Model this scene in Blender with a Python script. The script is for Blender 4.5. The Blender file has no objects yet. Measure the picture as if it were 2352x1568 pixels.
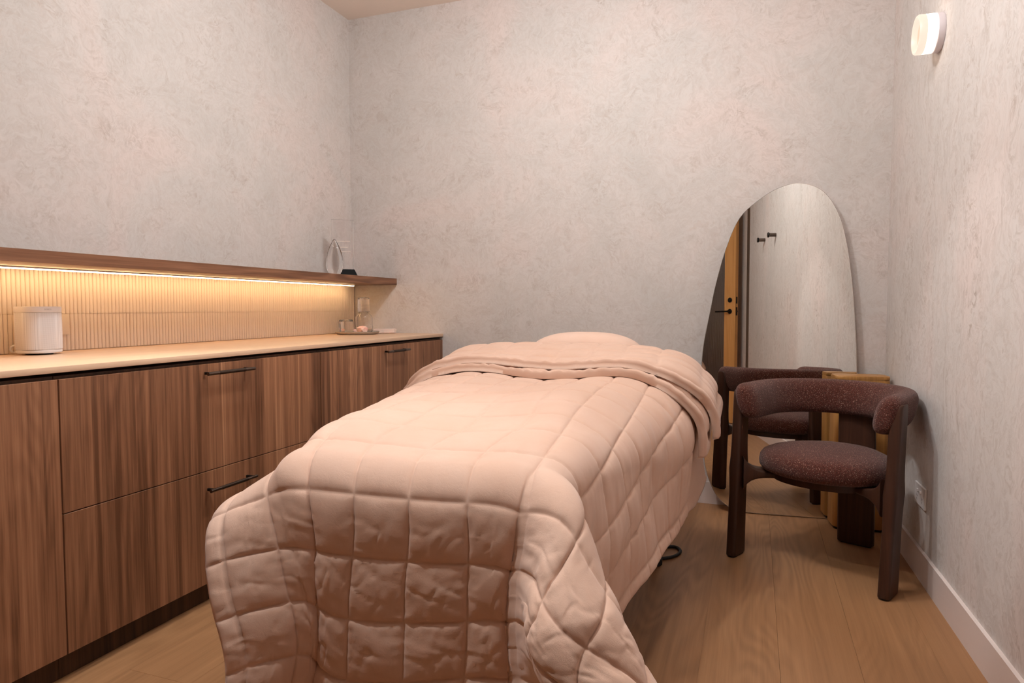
import bpy, bmesh, math, random
import numpy as np
from mathutils import Vector, Matrix

random.seed(7)
RNG = np.random.default_rng(7)
SC = bpy.context.scene
COL = SC.collection
PI = math.pi

# ------------------------------------------------------------------ camera
cam_data = bpy.data.cameras.new('camera')
cam_data.lens = 36.0 * 1518.0 / 2352.0
cam_data.sensor_width = 36.0
cam_data.clip_start = 0.02
cam = bpy.data.objects.new('camera', cam_data)
cam.location = (0, 0, 1.07)
cam.rotation_euler = (math.radians(90 - 2.98), 0, math.radians(20.1))
COL.objects.link(cam)
SC.camera = cam

# ------------------------------------------------------------------ view + world + lamps
SC.view_settings.view_transform = 'Standard'
SC.view_settings.look = 'None'
SC.view_settings.gamma = 1.0
SC.view_settings.exposure = 0.0
SC.view_settings.use_curve_mapping = False
try:
    SC.cycles.max_bounces = 24
    SC.cycles.diffuse_bounces = 5
    SC.cycles.adaptive_threshold = 0.025
    SC.cycles.transmission_bounces = 24
    SC.cycles.transparent_max_bounces = 8
    SC.cycles.use_denoising = True
    SC.cycles.caustics_refractive = True
    SC.cycles.sample_clamp_indirect = 6.0
except Exception:
    pass
world = bpy.data.worlds.new('world')
SC.world = world
world.use_nodes = True
world.node_tree.nodes['Background'].inputs[0].default_value = (1.0, 0.85, 0.72, 1)
world.node_tree.nodes['Background'].inputs[1].default_value = 0.0

CEIL = 2.91
YB, XL = 3.72, -2.48
def RX(y):                       # right wall is not quite square to the room
    return 0.618 + (YB - y) * 0.027

def spot(name, loc, aim, watts, angle, blend, radius, col):
    l = bpy.data.lights.new(name, 'SPOT')
    l.energy = watts; l.spot_size = math.radians(angle); l.spot_blend = blend
    l.shadow_soft_size = radius; l.color = col
    o = bpy.data.objects.new(name, l); COL.objects.link(o)
    o.location = loc
    d = Vector(aim) - Vector(loc)
    o.rotation_euler = d.to_track_quat('-Z', 'Y').to_euler()
    return o
WARM = (.95, .975, .99)
def bulb(name, loc, watts, radius, col):
    l = bpy.data.lights.new(name, 'POINT')
    l.energy = watts; l.shadow_soft_size = radius; l.color = col
    o = bpy.data.objects.new(name, l); COL.objects.link(o); o.location = loc
    return o
bulb('ceiling_lamp', (-.86, 2.15, CEIL - .20), 45, .05, WARM)
bulb('ceiling_lamp', (-0.17, 1.85, CEIL - .20), 19, .05, WARM)
spot('downlight', (-1.35, 0.95, CEIL - .04), (-1.35, .95, 0), 115, 72, .6, .05, WARM)
spot('downlight', (-0.30, 0.70, CEIL - .04), (-0.30, .70, 0), 9, 150, .8, .05, WARM)
spot('mirror_bounce_spot', (-1.05, 1.35, CEIL - .04), (.64, 2.62, .66), 60, 26, .3, .06, WARM)  # added spot, stands in for light the mirror throws on the right wall
def area(name, loc, aim, watts, sx, sy, col):
    l = bpy.data.lights.new(name, 'AREA')
    l.shape = 'RECTANGLE'; l.size = sx; l.size_y = sy; l.energy = watts; l.color = col
    o = bpy.data.objects.new(name, l); COL.objects.link(o)
    o.location = loc
    o.rotation_euler = (Vector(aim) - Vector(loc)).to_track_quat('-Z', 'Y').to_euler()
    return o
area('soft_fill_light', (-0.75, 2.15, CEIL - .02), (-0.75, 2.15, 0), 9, 1.1, .7, WARM)  # added area fill for soft overall light, not a fitting of the room

# ------------------------------------------------------------------ node helpers
def s2l(r, g, b):
    f = lambda c: (c / 255 / 12.92) if c / 255 <= .04045 else ((c / 255 + .055) / 1.055) ** 2.4
    return (f(r), f(g), f(b), 1)

class NT:
    def __init__(self, name):
        self.m = bpy.data.materials.new(name); self.m.use_nodes = True
        self.t = self.m.node_tree; self.n = self.t.nodes
        self.b = self.n['Principled BSDF']
    def node(self, typ, **kw):
        n = self.n.new(typ)
        for k, v in kw.items(): setattr(n, k, v)
        return n
    def link(self, a, b): self.t.links.new(a, b)
    def setin(self, node, key, v):
        if hasattr(v, 'links') or isinstance(v, bpy.types.NodeSocket): self.link(v, node.inputs[key])
        else: node.inputs[key].default_value = v
    def coord(self, kind='Object'):
        return self.node('ShaderNodeTexCoord').outputs[kind]
    def mapping(self, vec, scale=(1, 1, 1), loc=(0, 0, 0), rot=(0, 0, 0)):
        n = self.node('ShaderNodeMapping'); self.link(vec, n.inputs['Vector'])
        self.setin(n, 'Scale', scale); self.setin(n, 'Location', loc); self.setin(n, 'Rotation', rot)
        return n.outputs[0]
    def noise(self, vec, scale, detail=4, rough=.5, dist=0, out='Fac'):
        n = self.node('ShaderNodeTexNoise'); self.link(vec, n.inputs['Vector'])
        n.inputs['Scale'].default_value = scale; n.inputs['Detail'].default_value = detail
        n.inputs['Roughness'].default_value = rough; n.inputs['Distortion'].default_value = dist
        return n.outputs[out]
    def ramp(self, fac, stops, interp='LINEAR'):
        n = self.node('ShaderNodeValToRGB'); self.link(fac, n.inputs[0])
        cr = n.color_ramp; cr.interpolation = interp
        while len(cr.elements) < len(stops): cr.elements.new(.5)
        for e, (p, c) in zip(cr.elements, stops):
            e.position = p; e.color = c if len(c) == 4 else (*c, 1)
        return n.outputs[0]
    def mix(self, fac, a, b, mode='MIX'):
        n = self.node('ShaderNodeMix', data_type='RGBA', blend_type=mode)
        self.setin(n, 0, fac); self.setin(n, 6, a); self.setin(n, 7, b)
        return n.outputs[2]
    def math(self, op, a, b=None, c=None):
        n = self.node('ShaderNodeMath', operation=op)
        self.setin(n, 0, a)
        if b is not None: self.setin(n, 1, b)
        if c is not None: self.setin(n, 2, c)
        return n.outputs[0]
    def vmath(self, op, a, b):
        n = self.node('ShaderNodeVectorMath', operation=op)
        self.setin(n, 0, a); self.setin(n, 1, b)
        return n.outputs[0]
    def sep(self, v):
        n = self.node('ShaderNodeSeparateXYZ'); self.link(v, n.inputs[0]); return n.outputs
    def comb(self, x, y, z):
        n = self.node('ShaderNodeCombineXYZ')
        self.setin(n, 0, x); self.setin(n, 1, y); self.setin(n, 2, z); return n.outputs[0]
    def bump(self, h, strength, dist=.01):
        n = self.node('ShaderNodeBump'); self.link(h, n.inputs['Height'])
        n.inputs['Strength'].default_value = strength; n.inputs['Distance'].default_value = dist
        self.link(n.outputs[0], self.b.inputs['Normal'])
    def out(self, color=None, rough=.5, metal=0, spec=None, **kw):
        b = self.b
        if color is not None: self.setin(b, 'Base Color', color)
        self.setin(b, 'Roughness', rough); self.setin(b, 'Metallic', metal)
        if spec is not None: b.inputs['Specular IOR Level'].default_value = spec
        for k, v in kw.items(): self.setin(b, k, v)
        return self.m

def plain(name, col, rough=.5, metal=0, spec=None, **kw):
    t = NT(name); c = t.coord()
    n = t.noise(c, 60, 3)
    colr = t.mix(t.math('MULTIPLY', n, .12), col, tuple(x * .75 for x in col[:3]) + (1,))
    return t.out(colr, rough, metal, spec, **kw)

def mat_plaster(name, vertical=False):
    t = NT(name); c = t.coord()
    warp = t.noise(c, 3.0, 4, .55, 0, 'Color')
    cw = t.vmath('ADD', c, t.vmath('MULTIPLY', t.vmath('SUBTRACT', warp, (.5, .5, .5)), (.55, .55, .55)))
    big = t.noise(t.mapping(c, (1, 1, .5 if vertical else .9)), 1.7, 6, .62, .6)
    a = t.ramp(big, [(.32, s2l(206, 202, 198)), (.5, s2l(214, 208, 204)), (.68, s2l(221, 209, 204))])
    # brushed strokes
    st = t.noise(t.mapping(cw, (34, 34, 9) if vertical else (42, 42, 15), rot=(0, 0, 0) if vertical else (.5, .7, .2)), 1.0, 6, .7, 1.2)
    st2 = t.noise(t.mapping(cw, (12, 12, 38), rot=(.9, -.4, .3)), 1.0, 5, .7, 1.4)
    blot = t.noise(t.mapping(c, (1, 1, .35 if vertical else 1)), 6.5, 7, .68, 1.0)
    m = t.ramp(blot, [(.50, (0, 0, 0)), (.72, (1, 1, 1))])
    sk = t.ramp(st if vertical else t.math('MULTIPLY', t.math('ADD', st, st2), .5), [(.44, (0, 0, 0)), (.64, (1, 1, 1))])
    dark = t.math('MULTIPLY', t.math('ADD', t.math('MULTIPLY', m, .55), .30), sk)
    col = t.mix(dark, a, s2l(170, 154, 143))
    lite = t.ramp(st2, [(.55, (0, 0, 0)), (.75, (1, 1, 1))])
    col = t.mix(t.math('MULTIPLY', lite, .25), col, s2l(224, 209, 201))
    h = t.math('ADD', t.math('MULTIPLY', st, .6), t.math('MULTIPLY', st2, .6))
    t.bump(h, .16, .006)
    return t.out(col, .78, 0, .25)

def mat_wood(name, grain, dark, mid, light, strip=.13, contrast=1.0, rough=.45, rings=True, perobj=False, cross='YX', spec=.35, fine=1.0):
    """grain: axis index along the grain. strip: veneer strip width, 0 = none"""
    t = NT(name); c = t.coord()
    if perobj:
        r = t.node('ShaderNodeObjectInfo').outputs['Random']
        off = t.comb(t.math('MULTIPLY', r, 37.0), t.math('MULTIPLY', r, 91.0), t.math('MULTIPLY', r, 53.0))
        c = t.vmath('ADD', c, off)
    xyz = t.sep(c)
    axes = [0, 1, 2]; axes.remove(grain)
    g = xyz[grain]
    # across coordinate: sum of the two others, so every face gets grain
    u = t.math('ADD', xyz[axes[0]], xyz[axes[1]])
    if strip:
        cell = t.math('FLOOR', t.math('DIVIDE', u, strip))
        wn = t.node('ShaderNodeTexWhiteNoise', noise_dimensions='1D'); t.link(cell, wn.inputs['W'])
        rnd = wn.outputs['Value']
    else:
        rnd = t.math('ADD', 0.5, 0.0)
    sh = t.math('MULTIPLY', rnd, 23.0)
    base = t.comb(u, t.math('ADD', g, sh), sh)
    stretch = t.mapping(base, (1, .06, 1))
    # cathedral: contour lines of a long soft field
    field = t.noise(t.mapping(base, (5.5 if strip else 4.2, .62, 1)), 1.0, 2, .45, .25)
    ringv = t.math('SINE', t.math('MULTIPLY', field, 120.0 if rings else 60.0))
    ringc = t.math('ADD', t.math('MULTIPLY', ringv, .5), .5)
    rmask = t.ramp(t.noise(t.mapping(base, (3.1, .45, 1), (5, 2, 0)), 1.0, 1), [(.40, (0, 0, 0)), (.62, (1, 1, 1))])
    ringc = t.math('ADD', t.math('MULTIPLY', t.math('SUBTRACT', ringc, .5), rmask), .5)
    fib = t.noise(t.mapping(base, (260 * fine, 5, 1)), 1.0, 4, .7, .1)
    band = t.noise(t.mapping(base, (46 * fine, .8, 1)), 1.0, 5, .65, .15)
    lum = t.math('ADD', t.math('MULTIPLY', band, .62), t.math('MULTIPLY', fib, .22))
    lum = t.math('ADD', lum, t.math('MULTIPLY', ringc, (.06 if strip else .20) if rings else .04))
    lum = t.math('ADD', lum, t.math('MULTIPLY', t.math('SUBTRACT', rnd, .5), .16))
    lum = t.math('ADD', t.math('MULTIPLY', t.math('SUBTRACT', lum, .5), contrast), .5)
    col = t.ramp(lum, [(.26, dark), (.5, mid), (.76, light)])
    knot = t.noise(t.mapping(base, (9, 2.2, 1)), 1.0, 3, .5, .5)
    kk = t.ramp(knot, [(.68, (0, 0, 0)), (.80, (1, 1, 1))])
    col = t.mix(t.math('MULTIPLY', kk, .55 if strip else .2), col, dark)
    if perobj:
        col = t.mix(t.math('MULTIPLY', r, .22), col, mid)
    if strip > .1:
        fr = t.math('FRACT', t.math('DIVIDE', u, strip))
        wob = t.math('MULTIPLY', t.math('SUBTRACT', t.noise(t.mapping(base, (.01, 1.2, 1)), 1.0, 2), .5), .12)
        ln = t.math('LESS_THAN', t.math('ABSOLUTE', t.math('SUBTRACT', t.math('ADD', fr, wob), .5)), .022)
        ln = t.math('MULTIPLY', ln, t.math('GREATER_THAN', rnd, .55))
        col = t.mix(t.math('MULTIPLY', ln, .65), col, light)
    t.bump(t.math('ADD', fib, band), .06, .002)
    return t.out(col, rough, 0, spec)

def mat_fabric(name, lo, mid, fleck):
    t = NT(name); c = t.coord()
    wv = t.noise(t.mapping(c, (1, 1, 1)), 230, 3, .7)
    wx = t.noise(t.mapping(c, (170, 170, 620)), 1, 2, .6)
    wz = t.noise(t.mapping(c, (560, 560, 150)), 1, 2, .6)
    h = t.math('ADD', t.math('ADD', t.math('MULTIPLY', wx, .5), t.math('MULTIPLY', wz, .5)), t.math('MULTIPLY', wv, .6))
    col = t.ramp(h, [(.62, lo), (.82, mid), (1.0, mid)])
    fl = t.noise(c, 300, 2, .6)
    f2 = t.ramp(t.math('ADD', t.math('MULTIPLY', fl, .7), t.math('MULTIPLY', wx, .3)), [(.57, (0, 0, 0)), (.66, (1, 1, 1))])
    col = t.mix(t.math('MULTIPLY', f2, .7), col, fleck)
    t.bump(h, .7, .004)
    return t.out(col, .95, 0, .1, **{'Sheen Weight': .15, 'Sheen Roughness': .6})

def mat_quilt(name, col):
    t = NT(name); c = t.coord()
    n1 = t.noise(c, 7, 5, .6, .5)
    n2 = t.noise(c, 55, 5, .7, .8)
    weave = t.noise(t.mapping(c, (700, 700, 700)), 1, 2, .5)
    colr = t.mix(t.ramp(n1, [(.3, (0, 0, 0)), (.75, (1, 1, 1))]), col, tuple(x * y for x, y in zip(col[:3], (.95, .90, .86))) + (1,))
    h = t.math('ADD', t.math('MULTIPLY', n2, .8), t.math('MULTIPLY', weave, .25))
    t.bump(h, .22, .004)
    return t.out(colr, .9, 0, .15, **{'Sheen Weight': .22, 'Sheen Roughness': .55, 'Sheen Tint': (1, .95, .93, 1)})

def mat_glass(name, col=(1, 1, 1, 1), rough=0.0, ior=1.45):
    t = NT(name); c = t.coord()
    n = t.noise(c, 5, 2)
    cc = t.mix(t.math('MULTIPLY', n, .04), col, tuple(x * .9 for x in col[:3]) + (1,))
    return t.out(cc, rough, 0, None, **{'Transmission Weight': 1.0, 'IOR': ior})

def mat_emit(name, col, strength):
    t = NT(name)
    t.b.inputs['Emission Color'].default_value = col
    t.b.inputs['Emission Strength'].default_value = strength
    return t.out(tuple(x * .12 for x in col[:3]) + (1,), .4)

PLASTER = mat_plaster('limewash_plaster')
PLASTER_V = mat_plaster('limewash_plaster_brushed', True)
CEILM = plain('ceiling_paint', s2l(244, 230, 218), .85)
TRIMW = plain('white_trim_paint', s2l(228, 214, 208), .45)
WALNUT_V = mat_wood('walnut_veneer', 2, s2l(100, 64, 42), s2l(152, 105, 75), s2l(190, 140, 104), .145, 1.25, .45)
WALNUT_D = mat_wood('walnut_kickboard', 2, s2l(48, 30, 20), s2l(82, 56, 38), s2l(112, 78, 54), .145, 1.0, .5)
WALNUT_Y = mat_wood('walnut_shelf', 1, s2l(70, 43, 29), s2l(114, 77, 55), s2l(148, 106, 80), 0, 1.3, .42)
WORKTOP = mat_wood('pale_oak_laminate', 1, s2l(204, 168, 138), s2l(222, 188, 158), s2l(232, 202, 174), 0, .8, .35, False)
OAKF = mat_wood('oak_floor', 1, s2l(116, 82, 54), s2l(150, 109, 74), s2l(176, 131, 92), 0, .7, .42, True, True)
OAKP = mat_wood('golden_oak_slats', 2, s2l(150, 104, 54), s2l(188, 136, 76), s2l(206, 154, 92), .022, .9, .4, False)
OAKD = mat_wood('oak_door', 2, s2l(168, 112, 58), s2l(202, 146, 86), s2l(220, 166, 104), 0, .8, .45)
DARKW = mat_wood('dark_stained_timber', 2, s2l(38, 22, 15), s2l(66, 40, 28), s2l(92, 58, 40), 0, .8, .42, False)
FABRIC = mat_fabric('burgundy_weave', s2l(34, 16, 12), s2l(84, 40, 30), s2l(206, 170, 150))
QUILT = mat_quilt('peach_velvet_quilt', s2l(214, 181, 162))
PILLOWM = mat_quilt('peach_pillow_linen', s2l(228, 196, 178))
TILE = plain('fluted_tile_glaze', s2l(236, 221, 206), .38, 0, .45)
GROUT = plain('tile_grout', s2l(222, 200, 176), .9)
LEDM = mat_emit('led_diffuser', (1.0, .645, .32, 1), 25)
ALU = plain('aluminium_channel', s2l(190, 180, 170), .35, .9)
BRONZE = plain('gunmetal_bronze', s2l(104, 92, 84), .32, 1)
BLACKM = plain('matt_black_metal', s2l(26, 24, 23), .4, .6)
KNURL = plain('knurled_bronze', s2l(72, 60, 52), .5, .9)
WHITEP = plain('white_plastic', s2l(236, 230, 228), .4)
def mat_grille():
    t = NT('speaker_grille'); c = t.coord()
    v = t.node('ShaderNodeTexVoronoi'); t.link(c, v.inputs['Vector']); v.inputs['Scale'].default_value = 300; v.inputs['Randomness'].default_value = 0
    h = t.ramp(v.outputs['Distance'], [(.25, (0, 0, 0)), (.45, (1, 1, 1))])
    col = t.mix(h, s2l(200, 194, 194), s2l(232, 228, 228))
    t.bump(h, .12, .0006)
    return t.out(col, .55)
GRILLE = mat_grille()
GREYTXT = plain('pale_grey_print', s2l(196, 190, 188), .6)
CREAM = plain('cream_plastic', s2l(226, 208, 186), .45)
CLEAR = mat_glass('clear_glass')
CRYSTAL = mat_glass('crystal_glass', (1, 1, 1, 1), 0, 1.5)
BLACKB = plain('black_glass_base', s2l(8, 9, 10), .6, 0, .15)
CERAMIC = plain('grey_stoneware', s2l(176, 164, 152), .55)
def mat_quartz(name, col):
    t = NT(name); c = t.coord(); n = t.noise(c, 60, 5, .6, 1)
    colr = t.mix(t.ramp(n, [(.35, (0, 0, 0)), (.7, (1, 1, 1))]), col, s2l(248, 226, 214))
    t.bump(n, .4, .004)
    return t.out(colr, .35, 0, .5, **{'Subsurface Weight': .3, 'Subsurface Radius': (.02, .012, .01)})
QUARTZ = mat_quartz('rose_quartz', s2l(240, 178, 160))
SELEN = mat_quartz('selenite_white', s2l(240, 222, 214))
t = NT('mirror_silver'); MIRROR = t.out(t.mix(t.math('MULTIPLY', t.noise(t.coord(), 2, 2), .03), (.86, .86, .83, 1), (.8, .8, .78, 1)), .0, 1)
EDGE = plain('polished_glass_edge', s2l(206, 196, 186), .12, .6)
OPAL = mat_emit('opal_glass_lit', (1.0, .82, .66, 1), 3.2)
OPAL2 = mat_emit('opal_glass_rim', (1.0, .84, .68, 1), .92)
OPAL3 = mat_emit('opal_lens_lit', (1.0, .66, .46, 1), .72)
LAMPBASE = plain('lamp_base_white', s2l(226, 218, 222), .5)
RUBBER = plain('black_rubber', s2l(20, 19, 18), .6)
VINYL = plain('taupe_vinyl', s2l(170, 150, 134), .5)
STEEL = plain('dark_steel', s2l(40, 38, 37), .4, .7)
REED = mat_glass('bronze_reeded_glass', s2l(150, 122, 100), .28, 1.3)

# ------------------------------------------------------------------ object helpers
def setp(o, label=None, cat=None, group=None, kind=None):
    if label: o['label'] = label
    if cat: o['category'] = cat
    if group: o['group'] = group
    if kind: o['kind'] = kind
    return o
def link(name, me, mat, parent=None, smooth=False):
    o = bpy.data.objects.new(name, me); COL.objects.link(o)
    if mat is not None: me.materials.append(mat)
    if smooth:
        for p in me.polygons: p.use_smooth = True
    if parent is not None: o.parent = parent
    return o
def mesh_np(name, V, F, mat, parent=None, smooth=True):
    me = bpy.data.meshes.new(name)
    me.from_pydata([tuple(map(float, v)) for v in V], [], [tuple(map(int, f)) for f in F])
    me.validate(); me.update()
    return link(name, me, mat, parent, smooth)
def from_bm(name, bm, mat, parent=None, smooth=False, auto=None):
    me = bpy.data.meshes.new(name)
    bmesh.ops.recalc_face_normals(bm, faces=bm.faces[:])
    bm.to_mesh(me); bm.free()
    o = link(name, me, mat, parent, smooth or auto is not None)
    if auto is not None:
        try: me.set_sharp_from_angle(angle=math.radians(auto))
        except Exception: pass
    return o
def thing(name, loc, label, cat, group=None, rot=0):
    o = bpy.data.objects.new(name, None); COL.objects.link(o)
    o.empty_display_size = .1
    o.location = loc; o.rotation_euler = (0, 0, rot)
    return setp(o, label, cat, group)
def bm_box(bm, lo, hi, bev=0, seg=2, mat=None):
    r = bmesh.ops.create_cube(bm, size=1)
    vs = r['verts']
    for v in vs:
        v.co = Vector([lo[i] + (v.co[i] + .5) * (hi[i] - lo[i]) for i in range(3)])
    if mat is not None:
        for v in vs: v.co = mat @ v.co
    if bev:
        es = list({e for v in vs for e in v.link_edges})
        bmesh.ops.bevel(bm, geom=es, offset=bev, segments=seg, affect='EDGES', profile=.5)
    return vs
def box(name, lo, hi, mat, parent=None, bev=0.0, seg=2, M=None):
    bm = bmesh.new(); bm_box(bm, lo, hi, bev, seg, M)
    return from_bm(name, bm, mat, parent, auto=35 if bev else None)
def bm_lathe(bm, prof, n=40, M=None, closed=False):
    rings = []
    for r, z in prof:
        if r < 1e-6:
            v = bm.verts.new((0, 0, z)); rings.append([v])
        else:
            rings.append([bm.verts.new((r * math.cos(2 * PI * i / n), r * math.sin(2 * PI * i / n), z)) for i in range(n)])
    if M is not None:
        for rg in rings:
            for v in rg: v.co = M @ v.co
    pairs = list(zip(rings, rings[1:])) + ([(rings[-1], rings[0])] if closed else [])
    for a, b in pairs:
        for i in range(n):
            j = (i + 1) % n
            if len(a) == 1 and len(b) == 1: continue
            if len(a) == 1: bm.faces.new((a[0], b[i], b[j]))
            elif len(b) == 1: bm.faces.new((a[i], a[j], b[0]))
            else: bm.faces.new((a[i], a[j], b[j], b[i]))
def lathe(name, prof, mat, parent=None, n=40, M=None, closed=False, auto=40):
    bm = bmesh.new(); bm_lathe(bm, prof, n, M, closed)
    return from_bm(name, bm, mat, parent, auto=auto)
def bm_tube(bm, pts, rad, n=10, caps=True, radii=None):
    pts = [Vector(p) for p in pts]; rings = []
    up = Vector((0, 0, 1))
    for i, p in enumerate(pts):
        d = (pts[min(i + 1, len(pts) - 1)] - pts[max(i - 1, 0)]).normalized()
        a = d.cross(up)
        if a.length < 1e-3: a = d.cross(Vector((1, 0, 0)))
        a.normalize(); b = a.cross(d).normalized()
        r = radii[i] if radii else rad
        rings.append([bm.verts.new(p + a * r * math.cos(2 * PI * k / n) + b * r * math.sin(2 * PI * k / n)) for k in range(n)])
    for r0, r1 in zip(rings, rings[1:]):
        for k in range(n): bm.faces.new((r0[k], r0[(k + 1) % n], r1[(k + 1) % n], r1[k]))
    if caps:
        bm.faces.new(rings[0][::-1]); bm.faces.new(rings[-1])
def tube(name, pts, rad, mat, parent=None, n=10, radii=None):
    bm = bmesh.new(); bm_tube(bm, pts, rad, n, True, radii)
    return from_bm(name, bm, mat, parent, auto=50)
def bm_prism(bm, outline, z0, z1, M=None, bev=0, seg=2):
    """outline: xy points counter-clockwise"""
    a = [bm.verts.new((x, y, z0)) for x, y in outline]
    b = [bm.verts.new((x, y, z1)) for x, y in outline]
    n = len(outline); fs = []
    bot = bm.faces.new(a[::-1]); top = bm.faces.new(b)
    for i in range(n): bm.faces.new((a[i], a[(i + 1) % n], b[(i + 1) % n], b[i]))
    if bev:
        es = list(set(bot.edges) | set(top.edges))
        r = bmesh.ops.bevel(bm, geom=es, offset=bev, segments=seg, affect='EDGES', profile=.5)
    if M is not None:
        for v in (bm.verts if bev else a + b): v.co = M @ v.co
def rounded(w, d, r, n=6, cx=0, cy=0):
    out = []
    for k, (sx, sy) in enumerate(((1, 1), (-1, 1), (-1, -1), (1, -1))):
        for i in range(n + 1):
            a = PI / 2 * (k + i / n)
            out.append((cx + sx * (w / 2 - r) + r * math.cos(a), cy + sy * (d / 2 - r) + r * math.sin(a)))
    return out
def catmull(P, sub=8):
    P = np.array(P, float); n = len(P); out = []
    for i in range(n):
        p0, p1, p2, p3 = P[i - 1], P[i], P[(i + 1) % n], P[(i + 2) % n]
        for k in range(sub):
            t = k / sub
            out.append(.5 * ((2 * p1) + (-p0 + p2) * t + (2 * p0 - 5 * p1 + 4 * p2 - p3) * t * t + (-p0 + 3 * p1 - 3 * p2 + p3) * t ** 3))
    return [tuple(p) for p in out]
def text_mesh(name, body, size, mat, parent, M, depth=.0003):
    cu = bpy.data.curves.new(name, 'FONT'); cu.body = body; cu.size = size; cu.extrude = depth
    cu.align_x = 'CENTER'; cu.align_y = 'CENTER'; cu.resolution_u = 3
    tmp = bpy.data.objects.new('tmp_text', cu); COL.objects.link(tmp)
    dg = bpy.context.evaluated_depsgraph_get()
    me = bpy.data.meshes.new_from_object(tmp.evaluated_get(dg))
    bpy.data.objects.remove(tmp); me.transform(M); me.name = name
    return link(name, me, mat, parent)

# ------------------------------------------------------------------ the room
YF0 = -1.9
def struct(o): return setp(o, kind='structure')
# floor: slab with oak planks
fl = struct(box('floor', (XL - .1, YF0 - .1, -.12), (1.35, YB + .1, -.012), plain('subfloor', s2l(90, 62, 40), .9)))
PW = .2255
plank_meshes = {}
edges_x = [-.361 + PW * k for k in range(-10, 8)]
for i, x0 in enumerate(edges_x):
    x1 = x0 + PW
    lo_x, hi_x = max(x0, XL - .02), min(x1, 1.30)
    if hi_x - lo_x < .02: continue
    y = YF0 - .02 - random.random() * .9
    if abs(x0 - (-.361 + PW * 2)) < .01: y = 2.335 - 1.9 * 2 - .37
    while y < YB:
        L = 1.9
        a, b = max(y, YF0 - .02), min(y + L, YB + .02)
        if b - a > .05:
            key = (round(hi_x - lo_x, 3), round(b - a, 3))
            if key not in plank_meshes:
                bm = bmesh.new(); w, l = key
                bm_box(bm, (-w / 2 + .0002, -l / 2 + .0002, -.012), (w / 2 - .0002, l / 2 - .0002, 0))
                top = [e for e in bm.edges if all(v.co.z > -.001 for v in e.verts)]
                bmesh.ops.bevel(bm, geom=top, offset=.0005, segments=1, affect='EDGES')
                bmesh.ops.recalc_face_normals(bm, faces=bm.faces[:])
                me = bpy.data.meshes.new('plank'); bm.to_mesh(me); bm.free(); me.materials.append(OAKF)
                plank_meshes[key] = me
            o = bpy.data.objects.new('plank', plank_meshes[key]); COL.objects.link(o); o.parent = fl
            o.location = ((lo_x + hi_x) / 2, (a + b) / 2, 0)
        y += L
struct(box('ceiling', (XL - .1, YF0 - .1, CEIL), (1.35, YB + .1, CEIL + .1), CEILM))
struct(box('wall_left', (XL - .1, YF0 - .1, -.02), (XL, YB + .1, CEIL + .02), PLASTER))
struct(box('wall_back', (XL, YB, -.02), (RX(YB) + .3, YB + .1, CEIL + .02), PLASTER))
struct(box('wall_front', (XL, YF0 - .1, -.02), (1.35, YF0, CEIL + .02), plain('entry_wall_taupe', s2l(120, 100, 86), .8)))
def slab(name, pts, z0, z1, mat, parent=None):
    bm = bmesh.new(); bm_prism(bm, pts, z0, z1)
    return from_bm(name, bm, mat, parent)
YE = 0.0
struct(slab('wall_right', [(RX(YB + .02), YB + .02), (RX(YE), YE), (RX(YE) + .12, YE), (RX(YB) + .2, YB + .02)], -.02, CEIL + .02, PLASTER_V))
# doorway side of the right wall: a jamb with its shade put into the colour, then the wall of the entry recess
struct(slab('trim_1', [(RX(YE) + .012, YE - .001), (RX(YE) + .02, YE - .23), (RX(YE) + .14, YE - .23), (RX(YE) + .14, YE - .001)], 0, CEIL, plain('jamb_painted_shade', s2l(96, 80, 68), .6)))
struct(slab('wall_entry', [(RX(YE) + .02, YE - .231), (RX(YE) + .07, YF0), (1.3, YF0), (1.3, YE - .231)], -.02, CEIL + .02, PLASTER_V))
# skirting boards
struct(slab('baseboard_right', [(RX(YB), YB), (RX(YB) - .013, YB), (RX(YE) - .013, YE + .001), (RX(YE), YE + .001)], .0, .118, TRIMW))
struct(box('baseboard_back', (-1.80, YB - .013, 0), (RX(YB) - .014, YB, .118), TRIMW))

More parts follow.
